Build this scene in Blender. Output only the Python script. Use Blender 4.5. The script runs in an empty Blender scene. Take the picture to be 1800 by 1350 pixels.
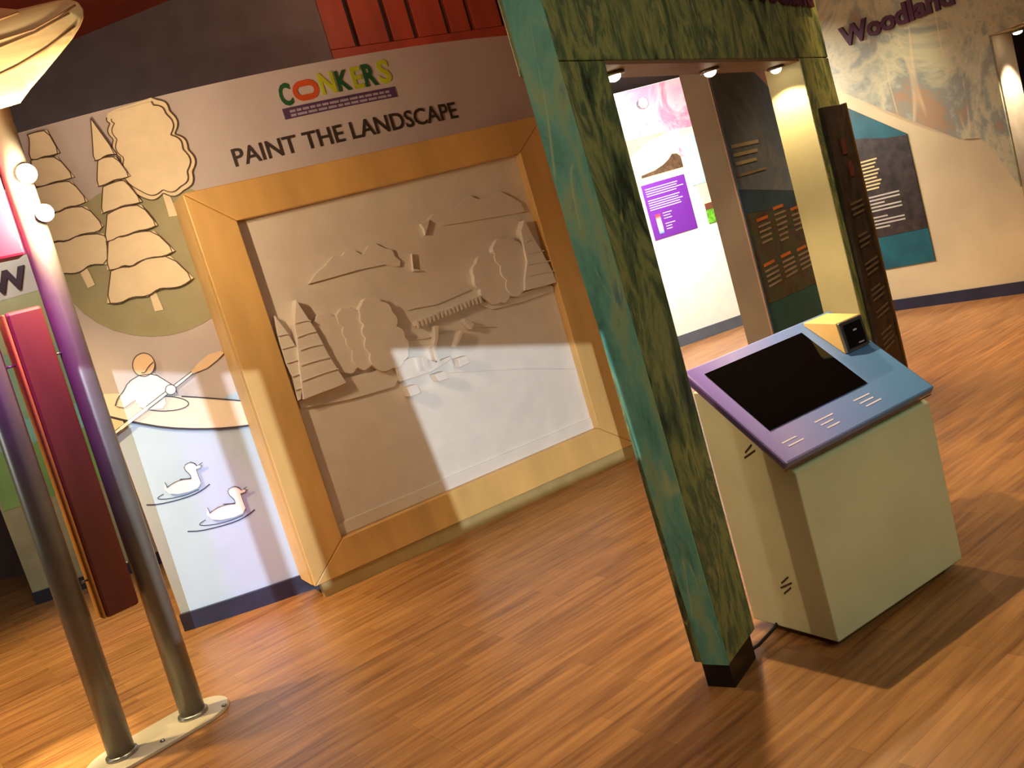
import bpy, bmesh, math, random
from mathutils import Vector as V, Matrix
R=math.radians
random.seed(4)
sc=bpy.context.scene
col=sc.collection
# ---------------- camera (rolled phone shot, pitched 8 degrees down) ----------------
cam=bpy.data.objects.new('camera',bpy.data.cameras.new('camera')); col.objects.link(cam)
rx=V((0.9587,0.2844,0)); up0=V((-3300,11125,1625)).normalized()
# world axes expressed in camera space -> rows of the camera matrix
yy=(V((0,0,-1))-up0*V((0,0,-1)).dot(up0)).normalized(); xx=yy.cross(up0)
cam.matrix_world=Matrix(((xx[0],xx[1],xx[2],0),(yy[0],yy[1],yy[2],0),(up0[0],up0[1],up0[2],1.6),(0,0,0,1)))
cam.data.sensor_width=36; cam.data.lens=36*1625/1800; cam.data.clip_start=.02
sc.camera=cam
# ---------------- view, world ----------------
sc.view_settings.view_transform='Standard'; sc.view_settings.look='None'
sc.view_settings.exposure=0.0; sc.view_settings.gamma=1
w=bpy.data.worlds.new('world'); sc.world=w; w.use_nodes=True
w.node_tree.nodes['Background'].inputs[0].default_value=(.95,.80,.66,1)
w.node_tree.nodes['Background'].inputs[1].default_value=.085
# ---------------- large lights ----------------
def light(name,kind,loc,power,color,size=.1,target=None,spot=60,blend=.5,sx=None):
    l=bpy.data.lights.new(name,kind); l.energy=power; l.color=color
    if kind=='AREA':
        l.shape='RECTANGLE'; l.size=size; l.size_y=sx or size
    else: l.shadow_soft_size=size
    if kind=='SPOT': l.spot_size=R(spot); l.spot_blend=blend
    o=bpy.data.objects.new(name,l); col.objects.link(o); o.location=loc
    if target is not None: o.rotation_euler=(V(target)-V(loc)).to_track_quat('-Z','Y').to_euler()
    return o
WARM=(1,.66,.36); AMB=(1,.48,.17); COOL=(.72,.86,1); NEUT=(1,.86,.68)
PROJ=V((0,-.75,1.75))
light('added_projector_beam','SPOT',PROJ,1180,(.72,.87,1),.0013,(-.95,5.5,.7),42,.05)  # added source behind the viewer for the cool patch on the display wall
light('hall_ceiling_light','AREA',(-.6,1.4,4.0),12,(1,.80,.62),1.6,(-.6,3.6,0))
light('added_right_fill','AREA',(2.7,-.3,3.3),45,(.96,.98,.72),1.2,(1.3,4.0,1.0))  # added fill to brighten the gateway face and kiosk front
light('left_floor_spot','SPOT',(-3.3,4.0,3.7),980,(1,.72,.32),.10,(-2.9,4.7,0),66,.8)
light('added_floor_glint_spot','SPOT',(-2.75,3.6,2.4),720,(1,.82,.45),.03,(-2.36,3.93,0),16,1)  # added spot standing in for a reflected highlight by the base plate
light('left_side_light','AREA',(-4.6,3.0,1.5),15,(.86,.98,.92),.5,(-2.0,3.9,.8))
light('added_side_wall_fill','AREA',(-3.4,5.9,3.4),22,(1,.95,.8),.5,(-3.2,7.2,1.4))  # added fill, brightens the painted wall beyond the poles
light('right_floor_spot','SPOT',(2.7,4.7,3.9),450,(1,.62,.25),.08,(2.7,5.4,0),60,.8)
light('right_near_spot','SPOT',(1.5,1.0,3.8),26,(1,.74,.36),.10,(1.2,2.1,0),62,.9)
light('right_far_spot','SPOT',(3.0,6.2,3.8),480,(1,.60,.22),.08,(3.5,6.9,0),50,.8)
light('sign_wall_washer','SPOT',(2.9,6.9,3.9),170,(1,.92,.68),.06,(4.08,8.28,2.0),20,1)
light('sign_wall_fill','SPOT',(2.2,6.0,3.7),38,(1,.84,.6),.2,(4.0,8.3,1.3),60,.8)
light('far_room_light','AREA',(2.0,8.9,2.6),185,(1,.90,.80),.8,(2.4,10.4,.3))
light('far_room_spot','SPOT',(1.6,9.4,3.1),36,NEUT,.05,(2.0,10.4,2.45),45,.4)
light('slat_wash','AREA',(.2,6.2,3.9),13,(1,.6,.35),.6,(.3,7.6,3.6))
light('magenta_spot','SPOT',(-1.55,3.25,2.75),110,(1,.03,.70),.05,(-1.86,3.93,1.90),40,.9)
light('violet_spot','SPOT',(-1.5,3.0,2.6),80,(.36,.10,1),.05,(-1.84,3.95,1.6),36,.9)
# ---------------- helpers ----------------
def lin(c): 
    return tuple(((x/255)/12.92 if x/255<.04045 else ((x/255+.055)/1.055)**2.4) for x in c)
def mat(name,c,rough=.55,metal=0,var=.06,scale=6,bump=0,emit=None,es=0,spec=None,stretch=None,c2=None,coat=0):
    m=bpy.data.materials.new(name); m.use_nodes=True; nt=m.node_tree; b=nt.nodes['Principled BSDF']
    b.inputs['Roughness'].default_value=rough; b.inputs['Metallic'].default_value=metal
    if spec is not None: b.inputs['Specular IOR Level'].default_value=spec
    if coat: b.inputs['Coat Weight'].default_value=coat
    tc=nt.nodes.new('ShaderNodeTexCoord'); mp=nt.nodes.new('ShaderNodeMapping'); nt.links.new(tc.outputs['Object'],mp.inputs[0])
    if stretch: mp.inputs['Scale'].default_value=stretch
    n=nt.nodes.new('ShaderNodeTexNoise'); n.inputs['Scale'].default_value=scale; n.inputs['Detail'].default_value=4
    nt.links.new(mp.outputs[0],n.inputs['Vector'])
    r=nt.nodes.new('ShaderNodeValToRGB'); nt.links.new(n.outputs[0],r.inputs[0])
    a=lin(c); d=lin(c2) if c2 else tuple(min(1,x*(1+var*2)) for x in a); 
    r.color_ramp.elements[0].position=.32; r.color_ramp.elements[1].position=.68
    r.color_ramp.elements[0].color=(*(tuple(x*(1-var*2) for x in a) if not c2 else a),1); r.color_ramp.elements[1].color=(*d,1)
    nt.links.new(r.outputs[0],b.inputs['Base Color'])
    if bump:
        bp=nt.nodes.new('ShaderNodeBump'); bp.inputs['Strength'].default_value=bump; bp.inputs['Distance'].default_value=.01
        nt.links.new(n.outputs[0],bp.inputs['Height']); nt.links.new(bp.outputs[0],b.inputs['Normal'])
    if emit: b.inputs['Emission Color'].default_value=(*emit,1); b.inputs['Emission Strength'].default_value=es
    return m
def paint_mat(name,cols,scale=2.2,stretch=(1,1,.45),stroke=(190,190,120),amount=.5,rough=.5):
    """hand painted marbling: several colours through a distorted noise, thin pale brush strokes on top"""
    m=bpy.data.materials.new(name); m.use_nodes=True; nt=m.node_tree; b=nt.nodes['Principled BSDF']; b.inputs['Roughness'].default_value=rough
    tc=nt.nodes.new('ShaderNodeTexCoord'); mp=nt.nodes.new('ShaderNodeMapping'); mp.inputs['Scale'].default_value=stretch
    nt.links.new(tc.outputs['Object'],mp.inputs[0])
    n=nt.nodes.new('ShaderNodeTexNoise'); n.inputs['Scale'].default_value=scale; n.inputs['Detail'].default_value=9; n.inputs['Roughness'].default_value=.66; n.inputs['Distortion'].default_value=.5
    nt.links.new(mp.outputs[0],n.inputs['Vector'])
    r=nt.nodes.new('ShaderNodeValToRGB'); nt.links.new(n.outputs[0],r.inputs[0])
    k=len(cols)
    while len(r.color_ramp.elements)<k: r.color_ramp.elements.new(.5)
    for i,c in enumerate(cols): r.color_ramp.elements[i].position=.36+.28*i/(k-1); r.color_ramp.elements[i].color=(*lin(c),1)
    mp2=nt.nodes.new('ShaderNodeMapping'); mp2.inputs['Rotation'].default_value=(.35,.25,.6); mp2.inputs['Scale'].default_value=(3.2,3.2,.45)
    nt.links.new(tc.outputs['Object'],mp2.inputs[0])
    v=nt.nodes.new('ShaderNodeTexNoise'); v.inputs['Scale'].default_value=scale*.8; v.inputs['Detail'].default_value=0; nt.links.new(mp2.outputs[0],v.inputs['Vector'])
    r2=nt.nodes.new('ShaderNodeValToRGB'); nt.links.new(v.outputs[0],r2.inputs[0])
    e=r2.color_ramp.elements; e[0].position=.485; e[0].color=(0,0,0,1); e[1].position=.515; e[1].color=(0,0,0,1); k2=e.new(.5); k2.color=(amount,)*3+(1,)
    n2=nt.nodes.new('ShaderNodeTexNoise'); n2.inputs['Scale'].default_value=scale*1.5; nt.links.new(tc.outputs['Object'],n2.inputs['Vector'])
    r3=nt.nodes.new('ShaderNodeValToRGB'); nt.links.new(n2.outputs[0],r3.inputs[0]); r3.color_ramp.elements[0].position=.48; r3.color_ramp.elements[1].position=.6
    mu=nt.nodes.new('ShaderNodeMath'); mu.operation='MULTIPLY'; nt.links.new(r2.outputs[0],mu.inputs[0]); nt.links.new(r3.outputs[0],mu.inputs[1])
    mx=nt.nodes.new('ShaderNodeMixRGB'); nt.links.new(mu.outputs[0],mx.inputs[0]); nt.links.new(r.outputs[0],mx.inputs[1]); mx.inputs[2].default_value=(*lin(stroke),1)
    nt.links.new(mx.outputs[0],b.inputs['Base Color']); return m
def obj(name,verts,faces,m,parent=None,smooth=False,bevel=0,kind=None,label=None):
    me=bpy.data.meshes.new(name); me.from_pydata([tuple(v) for v in verts],[],faces); me.update()
    bm=bmesh.new(); bm.from_mesh(me); bmesh.ops.recalc_face_normals(bm,faces=bm.faces); bm.to_mesh(me); bm.free()
    if smooth:
        for p in me.polygons: p.use_smooth=True
    o=bpy.data.objects.new(name,me); col.objects.link(o); me.materials.append(m)
    if bevel:
        bv=o.modifiers.new('bevel','BEVEL'); bv.width=bevel; bv.segments=2; bv.limit_method='ANGLE'; bv.angle_limit=R(40)
    fin(o,parent,kind,label); return o
def fin(o,parent=None,kind=None,label=None):
    if parent is not None:
        o.parent=parent; o.matrix_parent_inverse=Matrix.Translation(-V(root_loc(parent)))
    if kind: o['kind']=kind
    if label: o['label']=label
def root_loc(p):
    while p is not None:
        if p.type=='EMPTY': return p.location
        p=p.parent
    return (0,0,0)
def thing(name,label,cat,loc=(0,0,0),group=None):
    o=bpy.data.objects.new(name,None); col.objects.link(o); o.location=loc; o.empty_display_size=.1
    o['label']=label; o['category']=cat
    if group: o['group']=group
    return o
def sub(o,parent):   # a sub-part of a mesh part: vertices are in world space, so undo the chain
    o.parent=parent; o.matrix_parent_inverse=Matrix.Identity(4)
class Fr:
    """a local frame: origin and three unit axes"""
    def __init__(s,o,x,y,z=(0,0,1)): s.o=V(o); s.x=V(x).normalized(); s.y=V(y).normalized(); s.z=V(z).normalized()
    def p(s,a,b,c): return s.o+s.x*a+s.y*b+s.z*c
def box(name,f,x,y,z,m,parent=None,bevel=0,kind=None,label=None):
    vs=[f.p(a,b,c) for c in z for b in y for a in x]
    fs=[(0,1,3,2),(4,5,7,6),(0,1,5,4),(2,3,7,6),(0,2,6,4),(1,3,7,5)]
    return obj(name,vs,fs,m,parent,bevel=bevel,kind=kind,label=label)
def boxes(name,f,lst,m,parent=None,kind=None,label=None):
    vs=[];fs=[]
    for x,y,z in lst:
        k=len(vs); vs+=[f.p(a,b,c) for c in z for b in y for a in x]
        fs+=[tuple(i+k for i in q) for q in [(0,1,3,2),(4,5,7,6),(0,1,5,4),(2,3,7,6),(0,2,6,4),(1,3,7,5)]]
    return obj(name,vs,fs,m,parent,kind=kind,label=label)
def slab(name,pts,fmap,d0,d1,m,parent=None,cut=None,bevel=0,kind=None,label=None,edge=None):
    """outline in (u,z) given thickness d0..d1 and mapped onto a surface by fmap(u,z,d)"""
    bm=bmesh.new(); vs=[bm.verts.new((u,z,0)) for u,z in pts]; bm.faces.new(vs)
    bmesh.ops.triangulate(bm,faces=bm.faces[:],ngon_method='BEAUTY')
    if cut:
        us=[p[0] for p in pts]; u=min(us)+cut
        while u<max(us)-1e-4:
            bmesh.ops.bisect_plane(bm,geom=bm.verts[:]+bm.edges[:]+bm.faces[:],plane_co=(u,0,0),plane_no=(1,0,0)); u+=cut
    return finish_sheet(name,bm,fmap,d0,d1,m,parent,bevel,kind,label,edge)
def finish_sheet(name,bm,fmap,d0,d1,m,parent=None,bevel=0,kind=None,label=None,edge=None):
    bmesh.ops.remove_doubles(bm,verts=bm.verts[:],dist=1e-5)
    bm.verts.ensure_lookup_table(); bm.verts.index_update()
    top=[(v.co.x,v.co.y) for v in bm.verts]; n=len(top)
    fs=[[v.index for v in f.verts] for f in bm.faces]
    bd=[(e.verts[0].index,e.verts[1].index) for e in bm.edges if len(e.link_faces)==1]; bm.free()
    vs=[fmap(u,z,d0) for u,z in top]+[fmap(u,z,d1) for u,z in top]
    faces=[tuple(f) for f in fs]+[tuple(i+n for i in reversed(f)) for f in fs]; k=len(faces)
    faces+=[(a,b,b+n,a+n) for a,b in bd]
    o=obj(name,vs,faces,m,parent,bevel=bevel,kind=kind,label=label)
    if edge:
        o.data.materials.append(edge)
        for p in o.data.polygons[k:]: p.material_index=1
    return o
def text_bm(s,bold=0):
    c=bpy.data.curves.new('t','FONT'); c.body=s; c.size=1; c.offset=bold; c.resolution_u=3
    o=bpy.data.objects.new('t',c); col.objects.link(o)
    dg=bpy.context.evaluated_depsgraph_get(); me=bpy.data.meshes.new_from_object(o.evaluated_get(dg))
    bpy.data.objects.remove(o); bm=bmesh.new(); bm.from_mesh(me); bpy.data.meshes.remove(me); 
    bmesh.ops.remove_doubles(bm,verts=bm.verts[:],dist=1e-5); return bm
def lettering(name,s,u0,u1,z0,z1,fmap,d0,d1,m,parent,bold=0,mats=None,cap=None):
    """each letter its own part, fitted into the box u0..u1 x z0..z1"""
    bm=text_bm(s,bold); xs=[v.co.x for v in bm.verts]; ys=[v.co.y for v in bm.verts]
    x0,x1,y0,y1=min(xs),max(xs),min(ys),max(ys)
    if cap: y0=0
    left=set(bm.verts); isl=[]
    while left:
        st=[left.pop()]; g=set(st)
        while st:
            v=st.pop()
            for e in v.link_edges:
                q=e.other_vert(v)
                if q in left: left.remove(q); g.add(q); st.append(q)
        isl.append(g)
    isl.sort(key=lambda g:min(v.co.x for v in g)); res=[]
    for i,g in enumerate(isl):
        b2=bmesh.new(); mp={}
        for v in g: mp[v]=b2.verts.new((u0+(v.co.x-x0)/(x1-x0)*(u1-u0),z0+(v.co.y-y0)/(y1-y0)*(z1-z0),0))
        for f in bm.faces:
            if f.verts[0] in g: b2.faces.new([mp[v] for v in f.verts])
        res.append(finish_sheet(name,b2,fmap,d0,d1,(mats[i%len(mats)] if mats else m),parent))
    bm.free(); return res
def scallop(P,k=4,bulge=.35,sel=None):
    """turn every span of a closed outline into an outward curl"""
    a=sum(P[i-1][0]*P[i][1]-P[i][0]*P[i-1][1] for i in range(len(P))); sg=1 if a>0 else -1; Q=[]
    for i in range(len(P)):
        p=V(P[i]); q=V(P[(i+1)%len(P)]); d=q-p; n=V((d.y,-d.x))*sg
        Q+= [tuple(p+d*(j/k)+n*bulge*math.sin(math.pi*j/k)) for j in range(k)]
    return Q
def decim(P,n): return [P[i] for i in range(0,len(P),n)]
def stroke(name,pts,fmap,d,wd,m,parent,h=.004,n=1):
    """a raised line following pts in (u,z)"""
    vs=[];fs=[]
    P=[V(p) for p in pts]
    Q=[]
    for i in range(len(P)):                       # light smoothing
        if 0<i<len(P)-1: Q+= [P[i]*.75+P[i-1]*.25, P[i]*.75+P[i+1]*.25]
        else: Q.append(P[i])
    P=Q
    for i,p in enumerate(P):
        t=(P[min(i+1,len(P)-1)]-P[max(i-1,0)]).normalized(); nn=V((-t.y,t.x))*wd/2
        for s,dd in ((1,d),(1,d+h),(-1,d+h),(-1,d)):
            q=p+nn*s; vs.append(fmap(q.x,q.y,dd))
        if i:
            k=4*(i-1)
            for j in range(4): fs.append((k+j,k+(j+1)%4,k+4+(j+1)%4,k+4+j))
    fs+=[(0,1,2,3),tuple(len(vs)-4+j for j in (0,1,2,3))]
    return obj(name,vs,fs,m,parent)
def tube(name,path,r,m,parent=None,n=20,r2=None,label=None,caps=True):
    P=[V(p) for p in path]; vs=[];fs=[]
    a=None
    for i,p in enumerate(P):
        t=(P[min(i+1,len(P)-1)]-P[max(i-1,0)]).normalized()
        if a is None: a=t.orthogonal().normalized()
        a=(a-t*a.dot(t)).normalized(); b=t.cross(a); rr=r if r2 is None else r+(r2-r)*i/(len(P)-1)
        for k in range(n): 
            g=2*math.pi*k/n; vs.append(p+a*math.cos(g)*rr+b*math.sin(g)*rr)
        if i:
            for k in range(n): fs.append(((i-1)*n+k,(i-1)*n+(k+1)%n,i*n+(k+1)%n,i*n+k))
    if caps: fs+= [tuple(range(n)),tuple(range((len(P)-1)*n,len(P)*n))]
    o=obj(name,vs,fs,m,parent,label=label)
    for p in o.data.polygons:
        if len(p.vertices)==4: p.use_smooth=True
    return o
def lathe(name,c,ax,prof,m,parent=None,n=24,label=None):
    """prof: (distance along axis, radius)"""
    ax=V(ax).normalized(); a=ax.orthogonal().normalized(); b=ax.cross(a); vs=[];fs=[]
    for i,(h,r) in enumerate(prof):
        for k in range(n):
            g=2*math.pi*k/n; vs.append(V(c)+ax*h+(a*math.cos(g)+b*math.sin(g))*max(r,1e-4))
        if i:
            for k in range(n): fs.append(((i-1)*n+k,(i-1)*n+(k+1)%n,i*n+(k+1)%n,i*n+k))
    fs+=[tuple(range(n)),tuple(range((len(prof)-1)*n,len(prof)*n))]
    return obj(name,vs,fs,m,parent,smooth=True,label=label)
# outlines of the flat wall cutouts and relief pieces, in metres (along the wall, height)
OUT={'b1':[(0.585,2.929),(0.650,2.713),(0.615,2.718),(0.586,2.716),(0.559,2.704),(0.526,2.709),(0.556,2.814)],
'b2':[(0.549,2.704),(0.585,2.712),(0.643,2.699),(0.681,2.580),(0.642,2.576),(0.597,2.582),(0.566,2.575),(0.531,2.569),(0.497,2.572),(0.542,2.695)],
'b3':[(0.526,2.563),(0.574,2.569),(0.622,2.572),(0.650,2.560),(0.696,2.431),(0.648,2.429),(0.595,2.438),(0.544,2.428),(0.511,2.429),(0.470,2.426),(0.515,2.540)],
'b4':[(0.497,2.415),(0.553,2.428),(0.602,2.431),(0.686,2.415),(0.733,2.287),(0.682,2.278),(0.619,2.286),(0.559,2.278),(0.514,2.283),(0.477,2.272),(0.437,2.277)],
'b5':[(0.452,2.270),(0.495,2.285),(0.548,2.273),(0.617,2.281),(0.705,2.261),(0.775,2.126),(0.713,2.112),(0.641,2.127),(0.573,2.123),(0.529,2.107),(0.488,2.126),(0.446,2.115),(0.396,2.126)],
'b6':[(0.412,2.114),(0.467,2.121),(0.528,2.103),(0.603,2.126),(0.640,2.123),(0.744,2.105),(0.823,1.953),(0.757,1.928),(0.700,1.930),(0.630,1.951),(0.554,1.924),(0.475,1.947),(0.402,1.930),(0.335,1.952)],
'bt':[(0.565,1.930),(0.602,1.939),(0.610,1.829),(0.562,1.834)],
'a1':[(0.237,2.935),(0.280,2.937),(0.344,2.931),(0.367,2.800),(0.324,2.795),(0.279,2.803),(0.239,2.795),(0.203,2.813),(0.242,2.910)],
'a2':[(0.208,2.802),(0.278,2.799),(0.347,2.782),(0.397,2.656),(0.339,2.653),(0.285,2.659),(0.225,2.652),(0.173,2.665)],
'a3':[(0.179,2.656),(0.254,2.654),(0.320,2.652),(0.376,2.636),(0.422,2.513),(0.362,2.503),(0.309,2.514),(0.247,2.499),(0.139,2.518)],
'a4':[(0.146,2.511),(0.246,2.496),(0.308,2.510),(0.404,2.487),(0.456,2.364),(0.418,2.338),(0.338,2.352),(0.288,2.347),(0.237,2.338),(0.186,2.357),(0.133,2.343),(0.106,2.347)],
'a5':[(0.109,2.344),(0.184,2.351),(0.236,2.335),(0.309,2.352),(0.442,2.323),(0.443,2.271),(0.405,2.155),(0.316,2.181),(0.260,2.158),(0.212,2.158),(0.161,2.178),(0.110,2.159),(0.080,2.170)],
'at':[(0.248,2.152),(0.292,2.168),(0.302,2.068),(0.259,2.061)],
'br':[(0.672,2.939),(0.722,2.952),(0.826,2.956),(0.921,2.964),(0.948,2.945),(0.959,2.911),(0.989,2.873),(0.983,2.807),(0.975,2.744),(1.013,2.704),(1.018,2.645),(0.990,2.575),(1.001,2.523),(0.984,2.470),(0.925,2.435),(0.875,2.429),(0.816,2.450),(0.745,2.437),(0.697,2.460),(0.674,2.505),(0.662,2.691),(0.658,2.744),(0.656,2.797),(0.675,2.839),(0.667,2.884),(0.660,2.919)],
'bi':[(0.693,2.919),(0.726,2.935),(0.820,2.939),(0.914,2.941),(0.917,2.919),(0.947,2.902),(0.966,2.859),(0.957,2.804),(0.953,2.743),(0.990,2.705),(0.991,2.652),(0.962,2.582),(0.975,2.530),(0.962,2.485),(0.914,2.459),(0.871,2.446),(0.821,2.467),(0.754,2.462),(0.710,2.486),(0.698,2.508),(0.679,2.686),(0.687,2.751),(0.677,2.791),(0.700,2.832),(0.692,2.877),(0.683,2.903)],
'brt':[(0.810,2.446),(0.845,2.444),(0.853,2.310),(0.804,2.316)],
'water':[(0.016,1.431),(0.909,1.061),(0.941,0.035),(0.151,0.056),(-0.134,0.145)],
'hill':[(1.124,1.980),(1.087,1.900),(1.033,1.829),(0.963,1.769),(0.880,1.723),(0.788,1.693),(0.690,1.679),(0.590,1.683),(0.492,1.705),(0.400,1.742),(0.316,1.793),(0.245,1.857),(0.189,1.931),(0.150,2.012),(0.130,2.096),(0.130,2.181),(0.149,2.263),(0.187,2.340),(0.242,2.407),(0.311,2.464),(0.392,2.508),(0.482,2.538),(0.577,2.552),(0.675,2.551),(0.771,2.533),(0.863,2.500),(0.946,2.452),(1.018,2.391),(1.075,2.319),(1.116,2.239),(1.139,2.153),(1.141,2.066)],
'kayak':[(0.097,1.481),(0.207,1.455),(0.338,1.409),(0.547,1.331),(0.721,1.263),(0.881,1.193),(0.887,1.118),(0.884,1.048),(0.738,1.075),(0.584,1.118),(0.409,1.182),(0.250,1.266),(0.159,1.319),(0.087,1.367)],
'khead':[(0.468,1.547),(0.458,1.528),(0.444,1.513),(0.426,1.503),(0.407,1.499),(0.387,1.501),(0.371,1.510),(0.357,1.524),(0.349,1.542),(0.347,1.562),(0.351,1.583),(0.361,1.602),(0.375,1.617),(0.393,1.627),(0.412,1.631),(0.431,1.629),(0.448,1.620),(0.461,1.606),(0.469,1.588),(0.471,1.568)],
'kbody':[(0.365,1.515),(0.448,1.500),(0.496,1.441),(0.530,1.398),(0.531,1.356),(0.460,1.364),(0.455,1.319),(0.428,1.297),(0.345,1.313),(0.302,1.347),(0.302,1.388),(0.225,1.365),(0.183,1.388),(0.211,1.426),(0.255,1.453),(0.295,1.496)],
'kcock':[(0.571,1.279),(0.563,1.270),(0.546,1.265),(0.522,1.263),(0.492,1.265),(0.458,1.272),(0.422,1.281),(0.388,1.294),(0.357,1.308),(0.331,1.323),(0.312,1.338),(0.302,1.352),(0.301,1.364),(0.310,1.373),(0.326,1.379),(0.351,1.381),(0.381,1.378),(0.415,1.372),(0.450,1.363),(0.484,1.350),(0.515,1.336),(0.541,1.321),(0.560,1.305),(0.570,1.291)],
'kshaft':[(0.091,1.234),(0.539,1.410),(0.646,1.451),(0.653,1.438),(0.548,1.392),(0.096,1.218)],
'kblade':[(0.631,1.442),(0.697,1.488),(0.765,1.516),(0.834,1.516),(0.848,1.499),(0.799,1.471),(0.732,1.444),(0.681,1.440),(0.641,1.436)],
'kblade2':[(0.103,1.357),(0.192,1.299),(0.199,1.256),(0.181,1.241),(0.088,1.223),(0.046,1.252)],
'khand':[(0.535,1.378),(0.528,1.366),(0.517,1.359),(0.504,1.358),(0.492,1.362),(0.482,1.370),(0.477,1.383),(0.479,1.395),(0.486,1.407),(0.497,1.414),(0.510,1.415),(0.522,1.412),(0.532,1.403),(0.537,1.391)],
'kface':[(0.465,1.565),(0.429,1.546),(0.401,1.519),(0.384,1.526)],
'duck1':[(0.297,0.884),(0.301,0.851),(0.332,0.867),(0.384,0.876),(0.449,0.861),(0.448,0.887),(0.429,0.919),(0.433,0.946),(0.471,0.955),(0.494,0.937),(0.499,0.921),(0.523,0.919),(0.516,0.907),(0.489,0.905),(0.488,0.853),(0.490,0.821),(0.467,0.797),(0.415,0.791),(0.348,0.797),(0.303,0.814),(0.284,0.846)],
'duck2':[(0.476,0.668),(0.480,0.633),(0.512,0.650),(0.568,0.660),(0.637,0.642),(0.636,0.670),(0.615,0.705),(0.619,0.734),(0.660,0.743),(0.685,0.723),(0.690,0.706),(0.716,0.704),(0.708,0.691),(0.679,0.689),(0.679,0.633),(0.681,0.599),(0.657,0.573),(0.602,0.567),(0.530,0.575),(0.482,0.593),(0.462,0.628)],
'rip1':[(0.154,0.788),(0.218,0.770),(0.316,0.762),(0.416,0.761),(0.485,0.775),(0.531,0.795)],
'rip2':[(0.324,0.567),(0.393,0.547),(0.496,0.538),(0.602,0.535),(0.676,0.549),(0.725,0.570)],
'ripb1':[(0.266,0.820),(0.227,0.810),(0.228,0.799),(0.293,0.782),(0.380,0.775),(0.463,0.783)],
'ripb2':[(0.442,0.601),(0.401,0.590),(0.403,0.578),(0.471,0.559),(0.564,0.551),(0.652,0.558)],
'wing1':[(0.301,0.851),(0.341,0.867),(0.393,0.872),(0.447,0.860)],
'wing2':[(0.480,0.633),(0.523,0.650),(0.577,0.654),(0.635,0.642)],
'logo':[(1.604,2.915),(1.597,2.768),(2.336,2.883),(2.301,2.755),(1.598,2.751),(2.309,2.744),(1.588,2.686),(2.308,2.684)],
'c1':[(0.369,1.675),(0.390,1.599),(0.426,1.472),(0.453,1.315),(0.476,1.226),(0.502,1.132),(0.421,1.125),(0.357,1.125),(0.230,1.120),(0.265,1.303),(0.299,1.444),(0.314,1.541)],
'c1l0':[(0.321,1.546),(0.368,1.547),(0.411,1.536)],
'c1l1':[(0.307,1.467),(0.366,1.473),(0.421,1.468)],
'c1l2':[(0.299,1.394),(0.370,1.396),(0.439,1.386)],
'c1l3':[(0.278,1.310),(0.367,1.311),(0.453,1.302)],
'c1l4':[(0.254,1.224),(0.368,1.230),(0.481,1.226)],
'c2':[(0.229,1.621),(0.263,1.526),(0.285,1.439),(0.300,1.361),(0.279,1.268),(0.221,1.125),(0.199,1.122),(0.214,1.259),(0.202,1.344),(0.206,1.463),(0.211,1.521)],
'c2l0':[(0.206,1.508),(0.267,1.501)],
'c2l1':[(0.206,1.431),(0.279,1.428)],
'c2l2':[(0.208,1.347),(0.297,1.344)],
'c2l3':[(0.211,1.265),(0.277,1.267)],
'c2l4':[(0.205,1.186),(0.250,1.188)],
't1':[(0.451,1.531),(0.511,1.552),(0.557,1.530),(0.580,1.472),(0.607,1.423),(0.601,1.357),(0.635,1.310),(0.629,1.229),(0.598,1.186),(0.536,1.180),(0.482,1.244),(0.446,1.328),(0.433,1.414),(0.430,1.476)],
't2':[(0.596,1.534),(0.648,1.543),(0.695,1.521),(0.712,1.475),(0.718,1.411),(0.696,1.344),(0.702,1.279),(0.701,1.206),(0.677,1.172),(0.615,1.186),(0.609,1.298),(0.591,1.376),(0.599,1.446),(0.577,1.494)],
't3':[(0.738,1.535),(0.808,1.562),(0.868,1.522),(0.915,1.442),(0.913,1.353),(0.944,1.274),(0.940,1.195),(0.895,1.145),(0.807,1.124),(0.707,1.162),(0.702,1.248),(0.701,1.343),(0.716,1.421),(0.715,1.484)],
'groundl':[(0.517,1.155),(0.667,1.143),(0.811,1.134),(0.891,1.135),(0.883,1.094),(0.802,1.008),(0.517,1.025),(0.213,1.071),(0.218,1.116),(0.501,1.124)],
'cl1':[(0.484,1.739),(0.648,1.738),(0.812,1.738),(0.976,1.726),(1.025,1.702),(1.068,1.691),(1.083,1.719),(1.055,1.758),(1.053,1.800),(1.008,1.820),(0.960,1.863),(0.908,1.858),(0.856,1.819),(0.818,1.855),(0.754,1.861),(0.726,1.842),(0.677,1.855),(0.609,1.812),(0.548,1.787)],
'cl2':[(1.336,1.919),(1.385,1.943),(1.456,1.934),(1.544,1.950),(1.620,1.977),(1.677,1.996),(1.717,1.962),(1.784,1.957),(1.894,1.972),(1.965,1.921),(2.020,1.871),(2.034,1.807),(1.843,1.821),(1.592,1.843),(1.431,1.860)],
'bird':[(1.275,1.904),(1.289,1.872),(1.287,1.830),(1.323,1.879),(1.348,1.916)],
'star':[(1.163,1.746),(1.144,1.657),(1.191,1.630),(1.139,1.641)],
'r1':[(1.565,1.581),(1.633,1.613),(1.691,1.598),(1.722,1.519),(1.736,1.420),(1.734,1.329),(1.712,1.299),(1.652,1.296),(1.562,1.337),(1.537,1.414),(1.520,1.498)],
'r2':[(1.724,1.660),(1.800,1.678),(1.873,1.650),(1.910,1.582),(1.912,1.500),(1.873,1.403),(1.819,1.315),(1.751,1.309),(1.734,1.329),(1.736,1.420),(1.722,1.519),(1.703,1.600)],
'r3':[(1.975,1.757),(2.001,1.657),(2.041,1.523),(2.073,1.401),(2.100,1.308),(2.005,1.310),(1.832,1.320),(1.862,1.406),(1.910,1.496),(1.914,1.576),(1.928,1.695)],
'r3l0':[(1.938,1.621),(2.012,1.618)],
'r3l1':[(1.926,1.543),(2.050,1.531)],
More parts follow.
